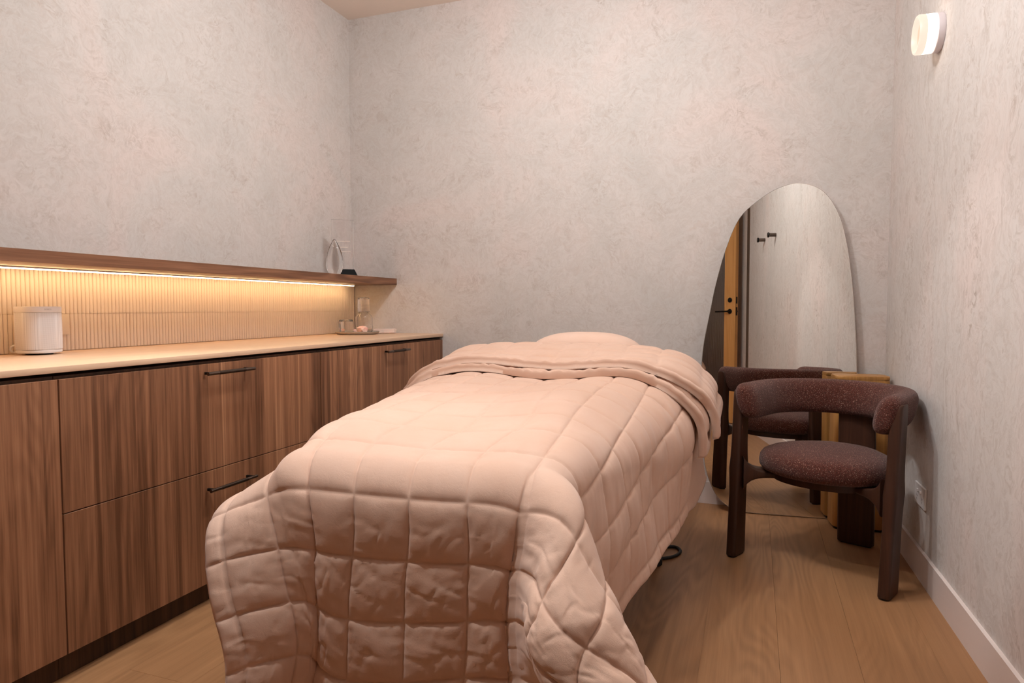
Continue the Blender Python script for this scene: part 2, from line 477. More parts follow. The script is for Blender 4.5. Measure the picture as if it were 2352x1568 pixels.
# ------------------------------------------------------------------ cabinets along the left wall
XF = -1.82
CT0, CT1 = .887, .905
def handle(parent, y0, y1, z):
    h = box('handle', (XF + .004, y0 + .012, z - .005), (XF + .030, y0 + .022, z + .005), BLACKM, parent, .002)
    yl = y1 - y0
    bm = bmesh.new()
    bm_box(bm, (XF + .0, y1 - .022, z - .005), (XF + .030, y1 - .012, z + .005), .002)
    from_bm('handle_post', bm, BLACKM, h, auto=35)
    def bar(nm, a, b, r, m, n=18):
        bm = bmesh.new(); bm_tube(bm, [(XF + .034, a, z), (XF + .034, b, z)], r, n)
        return from_bm(nm, bm, m, h, auto=40)
    bar('handle_end', y0, y0 + yl * .22, .0062, BRONZE)
    bar('handle_end', y1 - yl * .22, y1, .0062, BRONZE)
    bar('handle_grip', y0 + yl * .22, y1 - yl * .22, .0068, KNURL)
    return h
def cabinet(y0, y1, label, kind):
    t_ = thing('base_cabinet', (XF - .3, (y0 + y1) / 2, 0), label, 'cabinet', 'walnut base cabinets along the left wall')
    def P(o):
        o.matrix_parent_inverse = t_.matrix_basis.inverted(); return o
    P(box('carcass', (XL + .005, y0 + .001, .082), (XF - .021, y1 - .001, .876), WALNUT_D, t_))
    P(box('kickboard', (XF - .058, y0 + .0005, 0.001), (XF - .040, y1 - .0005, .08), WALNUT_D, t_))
    g = .0022
    if kind == 'drawers':
        for (za, zb, hz) in ((.4875, .868, .8365), (.0815, .4845, .4215)):
            d = P(box('drawer_front', (XF - .019, y0 + g, za), (XF, y1 - g, zb), WALNUT_V, t_, .0008, 1))
            mid = (y0 + y1) / 2 + .025
            handle(d, mid - .115, mid + .115, hz)
    else:
        P(box('door', (XF - .019, y0 + g, .0815), (XF, y1 - g, .868), WALNUT_V, t_, .0008, 1))
    return t_
cabinet(.10, 1.289, 'walnut base cabinet with one tall plain door at the left edge of the photo', 'door')
cabinet(1.289, 2.478, 'walnut base cabinet with two wide drawers and dark bar handles below the speaker end', 'drawers')
cabinet(2.478, YB - .004, 'walnut base cabinet half hidden behind the bed, ending at the back wall', 'drawers')
wt = box('worktop', (XL + .002, .10, CT0), (XF + .004, YB - .003, CT1), WORKTOP, None, .0015, 2)
setp(wt, 'long pale oak-look worktop slab lying on the walnut cabinets', 'worktop')

# fluted tile backsplash
TZ0, TZJ, TZ1 = CT1 + .001, 1.045, 1.209
bs = box('backsplash', (XL + .001, .10, TZ0), (XL + .022, YB - .012, TZ1), GROUT)
setp(bs, 'cream fluted tile backsplash glowing under the walnut shelf', 'backsplash')
PIT = .0161
def flute_mesh(h, n=7, w=PIT - .0009):
    V, F = [], []
    for z in (0, h):
        for i in range(n + 1):
            a = PI * i / n
            V.append((.0052 * math.sin(a) ** .8 + .0005, -w / 2 * math.cos(a), z))
        V.append((-.004, w / 2, z)); V.append((-.004, -w / 2, z))
    m = n + 3
    for i in range(m): F.append((i, (i + 1) % m, m + (i + 1) % m, m + i))
    F.append(tuple(range(m))[::-1]); F.append(tuple(range(m, 2 * m)))
    return V, F
fm = {}
for k, h in (('lo', TZJ - TZ0 - .0012), ('hi', TZ1 - TZJ - .0008)):
    V, F = flute_mesh(h)
    me = bpy.data.meshes.new('tile'); me.from_pydata(V, [], F); me.update(); me.materials.append(TILE)
    bm = bmesh.new(); bm.from_mesh(me); bmesh.ops.recalc_face_normals(bm, faces=bm.faces[:]); bm.to_mesh(me); bm.free()
    for p in me.polygons: p.use_smooth = len(p.vertices) == 4
    try: me.set_sharp_from_angle(angle=math.radians(40))
    except Exception: pass
    fm[k] = (me, V, F)
NT_ = 146
rest_V, rest_F = [], []
y = YB - .012 - PIT / 2; i = 0
while y > .12:
    for k, z in (('lo', TZ0 + .0006), ('hi', TZJ + .0006)):
        jx = random.uniform(-.0007, .0009)
        if i < NT_:
            o = bpy.data.objects.new('tile', fm[k][0]); COL.objects.link(o); o.parent = bs
            o.location = (XL + .0225 + jx, y, z)
        else:
            b0 = len(rest_V)
            rest_V += [(v[0] + XL + .0225 + jx, v[1] + y, v[2] + z) for v in fm[k][1]]
            rest_F += [tuple(q + b0 for q in f) for f in fm[k][2]]
    y -= PIT; i += 1
setp(mesh_np('tile_field', rest_V, rest_F, TILE, bs), kind='stuff')

# floating shelf with its light strip
XS = -2.142
SZ0, SZ1 = 1.2105, 1.2515
sh = box('floating_shelf', (XL + .002, .10, SZ0), (XS, YB - .003, SZ1), WALNUT_Y, None, .001, 1)
setp(sh, 'long walnut floating shelf with a warm light strip beneath it', 'shelf')
ch = box('light_channel', (XL + .087, .12, SZ0 - .005), (XL + .103, YB - .12, SZ0 - .0002), ALU, sh)
box('light_strip', (XL + .089, .125, SZ0 - .009), (XL + .101, YB - .125, SZ0 - .0052), LEDM, ch)

# ------------------------------------------------------------------ things on the worktop and shelf
# speaker
sp = thing('speaker', (-2.352, 1.603, CT1), 'white rounded smart speaker standing on the pale worktop', 'speaker', rot=math.radians(82))
def rsq(w, r, z0, z1, name, mat, parent, bev=.003, seg=3):
    bm = bmesh.new(); bm_prism(bm, rounded(w, w, r, 8), z0, z1, None, bev, seg)
    return from_bm(name, bm, mat, parent, auto=35)
SPW = .126
bm = bmesh.new()
bm_lathe(bm, [(0, .001), (.040, .001), (.0425, .004), (.0425, .007)], 40)
from_bm('foot_ring', bm, RUBBER, sp, auto=40)
rsq(SPW - .002, .046, .006, .018, 'base_ring', WHITEP, sp, .004)
rsq(SPW, .046, .0185, .146, 'grille', GRILLE, sp, .0006, 1)
cp = rsq(SPW, .046, .1468, .167, 'top_cap', WHITEP, sp, .0025)
# lettering on the front face of the cap: local -y faces the room
text_mesh('lettering', 'SONOS', .0068, GREYTXT, cp, Matrix.Translation((.0, -SPW / 2 - .0002, .157)) @ Matrix.Rotation(PI / 2, 4, 'X'))
# cord curling out behind the speaker
def sm(P, sub=8):
    P = [Vector(p) for p in P]; out = []
    for i in range(len(P) - 1):
        p0, p1, p2, p3 = P[max(i - 1, 0)], P[i], P[i + 1], P[min(i + 2, len(P) - 1)]
        for k in range(sub):
            t = k / sub
            out.append(.5 * ((2 * p1) + (-p0 + p2) * t + (2 * p0 - 5 * p1 + 4 * p2 - p3) * t * t + (-p0 + 3 * p1 - 3 * p2 + p3) * t ** 3))
    out.append(P[-1]); return out
def inv(o, t_):
    o.matrix_parent_inverse = t_.matrix_basis.inverted(); return o
cd = tube('cord', [Vector(sp.matrix_basis.inverted() @ Vector(p)) for p in sm([(-2.412, 1.60, .922), (-2.43, 1.572, .935), (-2.437, 1.562, .925), (-2.432, 1.566, .912), (-2.428, 1.60, .9088), (-2.43, 1.70, .9088)])], .0035, WHITEP, sp, 8)
# socket plate on the tiles behind it
so = thing('wall_socket', (XL + .031, 1.715, 1.005), 'cream socket plate on the fluted tiles behind the white speaker', 'socket')
bm = bmesh.new(); bm_box(bm, (0, -.058, -.039), (.012, .062, .039), .002)
from_bm('plate', bm, CREAM, so, auto=35)
bm = bmesh.new(); bm_box(bm, (.012, -.045, -.004), (.017, -.034, .010), .001)
from_bm('switch', bm, WHITEP, so, auto=35)

# crystal award standing on the shelf
aw = thing('crystal_award', (-2.30, 3.36, SZ1), 'clear glass plaque award on a black base at the corner end of the shelf', 'award', rot=math.radians(38))
bm = bmesh.new()
A = [bm.verts.new(p) for p in ((-.085, -.032, 0), (.085, -.032, 0), (.085, .032, 0), (-.085, .032, 0))]
B = [bm.verts.new(p) for p in ((-.066, -.022, .042), (.066, -.022, .042), (.066, .022, .042), (-.066, .022, .042))]
bm.faces.new(A[::-1]); bm.faces.new(B)
for i in range(4): bm.faces.new((A[i], A[(i + 1) % 4], B[(i + 1) % 4], B[i]))
bmesh.ops.bevel(bm, geom=bm.edges[:], offset=.0012, segments=1, affect='EDGES')
from_bm('base', bm, BLACKB, aw)
bm = bmesh.new(); bm_box(bm, (-.064, -.011, .0425), (.064, .011, .335), .0015, 1)
pl = from_bm('plaque', bm, CRYSTAL, aw)
frost = plain('etched_frost', s2l(222, 208, 198), .8)
for k, (w, z) in enumerate(((.085, .205), (.06, .17), (.09, .145))):
    box('etched_line', (-w / 2, -.0117, z), (w / 2, -.0112, z + .004), frost, pl)
# teardrop award
td = thing('teardrop_award', (-2.245, 3.20, SZ1), 'clear teardrop glass award with a narrow neck in front of the black-based plaque', 'award', rot=math.radians(30))
prof = [(0, .0), (.022, .0), (.034, .006), (.044, .03), (.049, .062), (.047, .095), (.039, .130), (.027, .162), (.014, .186), (.007, .20), (0, .204)]
bm = bmesh.new(); bm_lathe(bm, [(r, z) for r, z in prof], 40, Matrix.Diagonal((1, .42, 1, 1)))
from_bm('glass_drop', bm, CRYSTAL, td, True)

# tray set
TX, TY = -2.268, 3.455
tr = thing('tray', (TX, TY, CT1), 'round grey stoneware tray holding the glassware near the back corner', 'tray')
lathe('dish', [(0, .001), (.112, .001), (.122, .004), (.131, .013), (.133, .017), (.130, .018), (.122, .010), (.110, .007), (0, .007)], CERAMIC, tr, 56)
TZ = CT1 + .0075
ca = thing('carafe', (TX + .012, TY + .055, TZ), 'clear glass water carafe standing at the back of the grey tray', 'carafe')
lathe('bottle', [(0, 0), (.046, 0), (.051, .004), (.0525, .012), (.0525, .092), (.049, .104), (.034, .118), (.0255, .126), (.024, .135), (.024, .168), (.0255, .171),
                 (.0235, .171), (.0218, .166), (.0218, .136), (.0235, .125), (.032, .1155), (.047, .1025), (.0502, .092), (.0502, .013), (.047, .006), (0, .005)], CLEAR, ca, 48)
tg = thing('tumbler', (TX + .012, TY + .055, TZ + .1265), 'small clear tumbler turned upside down over the neck of the carafe', 'glass')
TUM = [(.0355, 0), (.0372, .001), (.0372, .080), (.035, .087), (.030, .0895), (0, .0895), (0, .083), (.030, .083), (.0345, .078), (.0352, .002)]
lathe('glass_body', TUM, CLEAR, tg, 44)
tg2 = thing('tumbler', (TX - .045, TY - .05, TZ), 'low clear tumbler upside down on the left of the grey tray', 'glass')
TUM2 = [(.0420, 0), (.0440, .001), (.0440, .070), (.041, .079), (.034, .083), (0, .083), (0, .076), (.034, .076), (.0405, .070), (.0418, .002)]
lathe('glass_body', TUM2, CLEAR, tg2, 44)
def rock(name, loc, size, seed, mat, label, cat, group=None, rot=0):
    r = np.random.default_rng(seed)
    bm = bmesh.new(); bmesh.ops.create_icosphere(bm, subdivisions=2, radius=1)
    dirs = r.normal(size=(9, 3)); dirs /= np.linalg.norm(dirs, axis=1)[:, None]; lim = r.uniform(.72, .95, 9)
    for v in bm.verts:
        p = np.array(v.co); s = 1.0
        for d, l in zip(dirs, lim):
            q = p @ d
            if q > l: s = min(s, l / q)
        p = p * s * (1 + r.normal() * .02)
        v.co = Vector((p[0] * size[0], p[1] * size[1], max(p[2], -.8) * size[2]))
    mz = min(v.co.z for v in bm.verts)
    for v in bm.verts: v.co.z -= mz
    o = from_bm(name, bm, mat, None, auto=28)
    o.location = loc; o.rotation_euler = (0, 0, rot)
    return setp(o, label, cat, group)
rock('rose_quartz', (TX + .062, TY - .04, TZ), (.040, .030, .026), 3, QUARTZ, 'rounded rose quartz crystal on the right of the grey tray', 'crystal', None, .5)
rock('crystal_chip', (TX - .068, TY + .035, TZ), (.022, .016, .0125), 5, QUARTZ, 'small pale pink crystal beside the low tumbler, left end of tray', 'crystal', None, .2)
rock('crystal_chip', (TX - .018, TY + .012, TZ), (.032, .018, .0145), 8, QUARTZ, 'longer pale pink crystal lying between the low tumbler and the carafe', 'crystal', None, .5)
bm = bmesh.new(); bm_box(bm, (-.07, -.017, 0), (.07, .017, .029), .006, 2)
for v in bm.verts: v.co += Vector((0, 0, 0)) if v.co.z < .004 else Vector((random.uniform(-.003, .003), random.uniform(-.002, .002), random.uniform(-.003, .002)))
se = from_bm('selenite_log', bm, SELEN, None, auto=30)
se.location = (-2.178, 3.625, CT1 + .0002); se.rotation_euler = (0, 0, math.radians(12))
setp(se, 'white selenite log lying on the worktop right of the tray', 'crystal')

# ------------------------------------------------------------------ treatment bed
S=.132           # patch width
def pchip(x,xs,ys):
    x=np.asarray(x,float); xs=np.asarray(xs,float); ys=np.asarray(ys,float)
    h=np.diff(xs); d=np.diff(ys)/h
    m=np.zeros(len(xs)); m[0]=d[0]; m[-1]=d[-1]
    for i in range(1,len(xs)-1):
        m[i]=0 if d[i-1]*d[i]<=0 else 2*d[i-1]*d[i]/(d[i-1]+d[i])
    i=np.clip(np.searchsorted(xs,x)-1,0,len(xs)-2)
    t=(x-xs[i])/h[i]
    return ((2*t**3-3*t**2+1)*ys[i]+(t**3-2*t**2+t)*h[i]*m[i]+(-2*t**3+3*t**2)*ys[i+1]+(t**3-t**2)*h[i]*m[i+1])
def smooth(a,b,x):
    t=np.clip((x-a)/(b-a),0,1); return t*t*(3-2*t)
def outdrop(t,r,fl):
    """rounded edge then nearly vertical hang; returns outward, drop"""
    th=np.pi/2-fl
    L=r*th
    a=np.minimum(t,L)/r
    o=r*np.sin(a); d=r*(1-np.cos(a))
    e=np.maximum(t-L,0)
    return o+e*np.sin(fl), d+e*np.cos(fl)
YF=1.335   # where the foot edge starts to round
X0,C0=-.722,3.05
SKEW=-.03
def rows_to_q(r):
    # r: cross seam index; q: metres from the foot edge (negative = hanging)
    return pchip(r,[-6,-4,-3,-2,-1,0,1,2,3,4,5,6,7,8,9,10,11,12,13],[-.90,-.645,-.515,-.385,-.25,-.115,.065,.26,.445,.625,.79,.935,1.055,1.17,1.28,1.38,1.48,1.58,1.68])
def top_h(Y):
    return pchip(Y,[1.2,1.39,1.6,2.0,2.3,2.5,2.62,2.75,2.87,2.97,3.2],[.715,.727,.742,.765,.78,.79,.80,.825,.845,.845,.78])
def edges(q):
    cl=pchip(q,[-.1,.1,.5,1.0,1.3,1.8],[1.0,.95,.4,-.25,-.35,-.3])
    cr=pchip(q,[-.1,.1,.5,1.0,1.3,1.8],[4.95,5.0,5.55,6.05,6.1,6.0])
    return cl,cr
def base(c,r):
    c=np.asarray(c,float); r=np.asarray(r,float)
    q=rows_to_q(r)
    qq=np.maximum(q,0)
    cl,cr=edges(qq)
    b=np.maximum(-q,0)
    Sx=pchip(np.clip(q,-.7,1.8),[-.7,-.3,0,.3,.6,.95,1.2,1.8],[.138,.138,.145,.149,.148,.138,.133,.133])
    a=np.where(c>cr,(c-cr)*S,np.where(c<cl,(cl-c)*S,0)); sgn=np.where(c>cr,1.,-1.)
    cc=np.clip(c,cl,cr)
    Y=YF+qq
    X=X0+(cc-C0)*Sx+SKEW*qq
    h=top_h(Y)
    # dome across, pillow rise at the head
    xc=(cc-(cl+cr)/2)/((cr-cl)/2)
    h=h-.004*smooth(.9,1.5,qq)*(1-np.abs(xc)**2.5)-.02*np.abs(xc)**4
    t=np.hypot(a,b)
    phi=np.arctan2(a,b)  # 0 front, pi/2 side
    right=sgn>0
    fl=np.where(right,.08+.05*smooth(.3,1.4,qq),.08+.75*(1-smooth(.0,.55,qq)))
    w=np.clip(phi/(np.pi/2),0,1)
    flare=0.0*(1-w)+fl*w
    r0=.10*(1-w)+(.085+.085*smooth(.5,1.2,qq))*w
    o,d=outdrop(t,r0,flare)
    ox=sgn*np.sin(phi)*o; oy=-np.cos(phi)*o
    # cone folds at the two foot corners
    s2=np.clip(np.sin(2*phi),0,1)
    bump=s2**np.where(right,.55,.75)
    e_r=.95*np.minimum(np.maximum(t-.02,0),.3)+.4*np.maximum(t-.32,0); 
    e_l=.09*(1-np.exp(-np.maximum(t-.02,0)/.12))
    e=np.where(right,e_r,e_l)*bump
    lift=np.where(right,.34*np.maximum(t-.02,0),.0)*bump
    ang=np.where(right,np.radians(52),np.radians(40))
    corner=(a>0)&(b>0)
    X=X+ox+np.where(corner,sgn*np.sin(ang)*e,0)
    Yp=Y+oy+np.where(corner,-np.cos(ang)*e,0)
    Z=h-d+np.where(corner,lift,0)
    Yp=Yp+.012*np.exp(-((c-4.98)/.16)**2)*smooth(.3,-.8,r)
    Yp=Yp+.012*np.exp(-((c-.35)/.45)**2)*smooth(.6,-.6,r)
    return np.stack([X,Yp,Z],-1)

QUILT_CTRL = [(1,1,-0.088,-0.001,0.044),(2,1,-0.011,0.014,0.001),(3,1,-0.036,-0.003,0.049),(4,1,-0.058,-0.007,0.009),(5,1,-0.022,-0.003,0.005),
(0,0,0.059,0.039,-0.006),(1,0,0.065,-0.038,-0.026),(2,0,0.044,0.011,-0.024),(3,0,0.045,-0.005,-0.012),(4,0,0.034,0.002,-0.050),
(5,0,0.039,0.003,0.028),(-1,-1,0.006,-0.032,-0.056),(0,-1,0.032,0.049,0.013),(1,-1,-0.045,-0.030,0.011),(2,-1,-0.035,0.023,0.000),
(3,-1,0.006,-0.004,0.020),(4,-1,-0.047,-0.018,0.007),(5,-1,0.055,0.038,0.049),(-1,-2,-0.029,-0.040,-0.070),(0,-2,-0.007,0.046,0.020),
(1,-2,0.082,-0.061,0.011),(2,-2,-0.029,0.027,-0.013),(3,-2,0.045,-0.001,0.009),(4,-2,-0.036,-0.021,-0.032),(5,-2,0.110,0.045,-0.005),
(0,-3,0.077,0.041,0.044),(2,-3,-0.047,-0.005,-0.067),(3,-3,0.039,0.006,0.035),(4,-3,-0.005,-0.009,-0.011),(5,-3,0.001,0.009,0.056),
(-1,-3,-0.020,-0.024,-0.057),(1,2,0.026,-0.000,0.021),(2,2,0.019,-0.011,-0.047),(4,2,0.090,0.022,-0.042),(5,2,-0.041,-0.016,0.035),
(2,3,-0.030,-0.001,0.015),(5,3,-0.001,0.005,0.034),(2,4,-0.032,-0.015,-0.013),(5,4,-0.017,-0.007,0.011),(5,5,-0.016,-0.005,0.006),
(5,6,-0.008,-0.002,0.020),(1,7.7,-0.001,0.001,0.026),(2,7.7,0.007,0.001,-0.019),(3,7.7,-0.003,-0.001,0.007),(4,7.7,-0.001,-0.001,-0.008),
(5,7.7,0.015,0.005,-0.005),(6,7.8,-0.013,-0.000,0.076),(7,8.6,-0.006,0.000,0.048),(6,1,0.080,0.032,0.059),(6,2,-0.025,-0.011,-0.040),
(6,3,-0.011,-0.006,-0.034),(6,4,-0.013,-0.006,-0.012),(6,5,0.047,0.018,0.006),(6,6,0.002,0.001,0.005),(6,7,-0.004,-0.003,-0.035),
(7,5,-0.073,-0.029,-0.043),(7,6,-0.002,-0.002,-0.028),(7,7,-0.020,-0.007,0.004),(7,8,0.035,0.007,-0.093),(9.35,2.5,-0.038,-0.013,0.019),
(9.35,4.8,-0.022,-0.011,-0.050),(9.35,7,-0.042,-0.023,-0.140),(9.35,9,-0.024,-0.017,-0.145),(9.35,11,0.024,0.007,-0.036),(9.35,12,0.009,-0.001,-0.088),
(9,5.5,-0.034,-0.013,-0.009),(9,8,-0.011,-0.000,0.069),(9,11,-0.040,-0.017,-0.049),(6,0,-0.055,-0.020,-0.083),(6,-1,-0.060,-0.029,-0.030),
(7,0,-0.010,-0.002,0.063),(7,-1,-0.006,-0.000,-0.021),(6,-2,-0.158,-0.062,0.036),(-1.35,-0.35,-0.036,-0.010,0.094),(-1.35,-1,0.037,0.027,0.029),
(-1.35,-2,0.015,0.020,0.069),(-1.35,-3,0.071,0.039,0.103)]

QC = np.array([(a, b) for a, b, *_ in QUILT_CTRL], float)
QW = np.array([w for _, _, *w in QUILT_CTRL], float)
def drape(c, r):
    c = np.asarray(c, float); r = np.asarray(r, float)
    P = base(c, r)
    G = np.exp(-((c[..., None] - QC[:, 0]) ** 2 + (r[..., None] - QC[:, 1]) ** 2) / (2 * 1.1 ** 2))
    return P + G @ QW
def vnoise(x, y, seed=0):
    r = np.random.default_rng(seed); T = r.random((256, 256))
    xi = np.floor(x).astype(int); yi = np.floor(y).astype(int); fx = x - xi; fy = y - yi
    fx = fx * fx * (3 - 2 * fx); fy = fy * fy * (3 - 2 * fy)
    g = lambda a, b: T[a % 256, b % 256]
    return (g(xi, yi) * (1 - fx) + g(xi + 1, yi) * fx) * (1 - fy) + (g(xi, yi + 1) * (1 - fx) + g(xi + 1, yi + 1) * fx) * fy
def fbm(x, y, seed, o=3):
    s = 0; a = 1
    for k in range(o):
        s = s + a * (vnoise(x * 2 ** k, y * 2 ** k, seed + k) - .5); a *= .5
    return s
def seamd(u): return .5 - np.abs(u - np.floor(u) - .5)
def puff(c, r):
    eu, ev = seamd(c), seamd(r)
    # sewn panel join right of the fifth lengthwise seam
    strip = np.exp(-((c - 4.13) / .020) ** 2)
    e = (1 - np.exp(-(eu / .034))) * (1 - np.exp(-(ev / .034)))
    dome = (np.sin(PI * (c % 1)) * np.sin(PI * (r % 1))) ** .8
    front = smooth(.3, -.6, r); side = smooth(5.6, 6.6, c) * smooth(-.2, .6, r)
    h = .0058 * e + .0042 * dome * (1 + .5 * front + .3 * side)
    # gathers where the stitching pulls
    h = h + .0022 * np.exp(-ev / .13) * fbm(c * 12, r * 2.0, 3, 2) + .0022 * np.exp(-eu / .13) * fbm(c * 2.0, r * 12, 9, 2)
    inside = (c > 4.0) & (c < 4.13)
    h = np.where(inside, h * .7 + .0008, h) + .0016 * strip
    # soft creases
    a = fbm(c * 1.1 + r * 2.6, r * .9 - c * .35, 21, 3)
    b = fbm(c * 2.3 - r * 1.1, r * 1.2 + c * .5, 27, 3)
    crease = np.exp(-(a / .10) ** 2) * .5 + np.exp(-(b / .10) ** 2) * .5
    h = h - .0042 * front * e * (crease - .4)
    h = h + .0085 * side * e * fbm(c * .9, r * 4.2 + c * .6, 33, 2)
    h = h + .004 * fbm(c * .8, r * .8, 50, 2)
    under = smooth(7.9, 8.6, r)
    return h * (1 - .85 * under) - .004 * under
def grid_mesh(P):
    m, n = P.shape[:2]
    idx = np.arange(m * n).reshape(m, n)
    F = np.stack([idx[:-1, :-1], idx[1:, :-1], idx[1:, 1:], idx[:-1, 1:]], -1).reshape(-1, 4)
    return P.reshape(-1, 3), F
def normals(P):
    du = np.gradient(P, axis=0); dv = np.gradient(P, axis=1)
    n = np.cross(du, dv); n /= np.linalg.norm(n, axis=-1, keepdims=True) + 1e-9
    return n
def fast_mesh(name, V, F, mat, parent=None):
    me = bpy.data.meshes.new(name)
    V = np.asarray(V, np.float32); F = np.asarray(F, np.int32)
    me.vertices.add(len(V)); me.vertices.foreach_set('co', V.ravel())
    me.loops.add(F.size); me.loops.foreach_set('vertex_index', F.ravel())
    me.polygons.add(len(F)); me.polygons.foreach_set('loop_start', np.arange(0, F.size, 4, dtype=np.int32))
    me.polygons.foreach_set('loop_total', np.full(len(F), 4, np.int32))
    me.polygons.foreach_set('use_smooth', np.ones(len(F), bool))
    me.update(calc_edges=True); me.validate()
    return link(name, me, mat, parent)
C0Q, C1Q = -1.35, 9.35
N = 26
cs = np.concatenate([np.linspace(C0Q, -1, 7)[:-1], np.linspace(-1, 9, 10 * N + 1), np.linspace(9, C1Q, 7)[1:]])
rs = np.linspace(-4.6, 12.0, int(16.6 * N) + 1)
# denser sampling next to the seams
warp1 = lambda u: np.floor(u) + (lambda f: f - .085 * np.sin(4 * PI * f) / 2 * 1.0)(u - np.floor(u))
cs2, rs2 = cs.copy(), warp1(rs)
cs2[6:-6] = warp1(cs[6:-6])
CC, RR = np.meshgrid(cs2, rs2, indexing='ij')
P = drape(CC, RR); Nn = normals(P)
edge_fade = np.clip(np.minimum(np.minimum(CC - C0Q, C1Q - CC), RR + 4.6) / .12, 0, 1) ** .5
H = puff(CC, RR) * edge_fade
P2 = P + Nn * H[..., None]
V, F = grid_mesh(P2)
qu = thing('quilt', (-.72, 1.9, 0), 'peach velvet quilt in stitched squares draped over the treatment bed', 'quilt')
qo = inv(fast_mesh('quilted_cover', V, F, QUILT, qu), qu)
md = qo.modifiers.new('thickness', 'SOLIDIFY'); md.thickness = .009; md.offset = -1
# turned-down flap: two layers, each with a stitched border along its edge
def flap(name, r0, c0, c1, lift0, thick, out, seed):
    cs = np.concatenate([np.linspace(c0, c0 + .3, 8)[:-1], np.linspace(c0 + .3, c1 - .3, int((c1 - c0) * 15)), np.linspace(c1 - .3, c1, 9)[1:]])
    rs = np.concatenate([np.linspace(0, .08, 5)[:-1], np.linspace(.08, .5, 11)[:-1], np.linspace(.5, 4.1, 56)])
    A, B = np.meshgrid(cs, rs, indexing='ij')
    wave = .10 * np.sin(A * 1.3 + seed) + .05 * np.sin(A * 2.9 + seed * 2)
    side = smooth(6.3, 7.6, A)
    R_ = r0 + wave + B + side * .5
    P = drape(A, R_); n = normals(P)
    up = P.copy()
    de = np.minimum(np.minimum(B, 9), np.minimum(A - c0, c1 - A)) / .10
    prof = np.sqrt(np.clip(1 - (1 - np.clip(de, 0, 1)) ** 2, 0, 1))
    bs_ = np.minimum(B, np.minimum(A - c0, c1 - A))
    eu, ev = seamd(A), seamd(B - .36 + .0)
    seam = (1 - np.exp(-np.abs(bs_ - .34) / .06))
    inner = bs_ > .34
    e = np.where(inner, (1 - np.exp(-eu / .09)) * (1 - np.exp(-ev / .09)), 1)
    pk = np.where(inner, 0, 1) * .0035 * (vnoise(A * 7.0, B * 0 + seed, 70 + seed) - .5) * 2
    h = thick * (.30 * prof + .70 * prof * seam * (.45 + .55 * e)) + pk * prof + .004 * fbm(A * .9, B * 1.1, 80 + seed, 3)
    lo = lift0 + 0 * A
    push = np.stack([side * out, 0 * side, 0 * side], -1)
    T = P + n * (lo + h)[..., None] + push
    Bt = P + n * (lo - .001)[..., None] + push
    Vt, Ft = grid_mesh(T); Vb, Fb = grid_mesh(Bt)
    m, k = A.shape; nn = m * k
    idx = np.arange(nn).reshape(m, k)
    loop = np.concatenate([idx[:, 0], idx[-1, 1:], idx[-2::-1, -1], idx[0, -2:0:-1]])
    nx = np.roll(loop, -1)
    Fs = np.stack([loop, nx, nx + nn, loop + nn], -1)
    return inv(fast_mesh(name, np.concatenate([Vt, Vb]), np.concatenate([Ft, Fb[:, ::-1] + nn, Fs]), QUILT, qu), qu)
flap('turned_down_flap', 7.55, -2.0, 8.15, .012, .030, .012, 1)
flap('turned_down_flap', 7.95, -2.0, 7.9, .040, .030, .022, 4)

# pillow
pi_ = thing('pillow', (-.762, 3.125, .79), 'pale peach pillow peeking up behind the turned-down quilt', 'pillow')
bm = bmesh.new(); bmesh.ops.create_uvsphere(bm, u_segments=48, v_segments=24, radius=1)
for v in bm.verts:
    x, y, z = v.co
    sgn = lambda a: 1 if a >= 0 else -1
    v.co = Vector((sgn(x) * abs(x) ** .75 * .265, sgn(y) * abs(y) ** .75 * .15, .08 + z * .08 * (1 - .25 * abs(x) ** 3)))
from_bm('pillowcase', bm, PILLOWM, pi_, True)

# the table under the quilt
tb = thing('treatment_table', (-.72, 2.2, 0), 'treatment bed under the peach quilt, dark foot and looped black cable showing below the hem', 'bed')
def outline(y0, y1, inset):
    qs = np.linspace(y0, y1, 14); L, R_ = [], []
    for q in qs:
        cl, cr = edges(np.array(min(q, 1.75))); sx = pchip(np.clip(q, -.7, 1.8), [-.7, -.3, 0, .3, .6, .95, 1.2, 1.8], [.138, .138, .145, .149, .148, .138, .133, .133])
        L.append((X0 + (cl - C0) * sx + SKEW * q + inset, YF + q)); R_.append((X0 + (cr - C0) * sx + SKEW * q - inset, YF + q))
    return [(float(a), float(b)) for a, b in R_ + L[::-1]]
bm = bmesh.new(); bm_prism(bm, outline(.06, 1.97, .085), .50, .655, None, .02, 3)
inv(from_bm('mattress', bm, VINYL, tb, auto=40), tb)
inv(box('headrest', (-1.02, 2.985, .656), (-.43, 3.30, .788), VINYL, tb, .03, 3), tb)
inv(box('frame', (-.98, 1.55, .44), (-.46, 3.10, .499), STEEL, tb, .01), tb)
for (x, y) in ((-.372, 2.742), (-1.07, 2.742), (-.50, 1.65), (-.94, 1.65)):
    lg = inv(tube('leg', [(x, y, .008), (x, y, .30), (x * .92 - .06, y, .46)], .022, STEEL, tb, 14), tb)
    f_ = lathe('foot', [(0, .0), (.028, .0), (.033, .004), (.033, .026), (.024, .034), (0, .034)], RUBBER, lg, 24, Matrix.Translation((x, y, .0005)))
# flex curling out from under the bed
cb = inv(tube('power_cable', sm([(-.52, 2.80, .009), (-.43, 2.84, .008), (-.36, 2.93, .0075), (-.31, 2.955, .0075), (-.283, 2.91, .0075), (-.30, 2.845, .0075), (-.345, 2.80, .0075), (-.42, 2.765, .0075), (-.55, 2.74, .0075)], 8), .0068, RUBBER, tb, 10), tb)
setp(cb, 'black power cable')

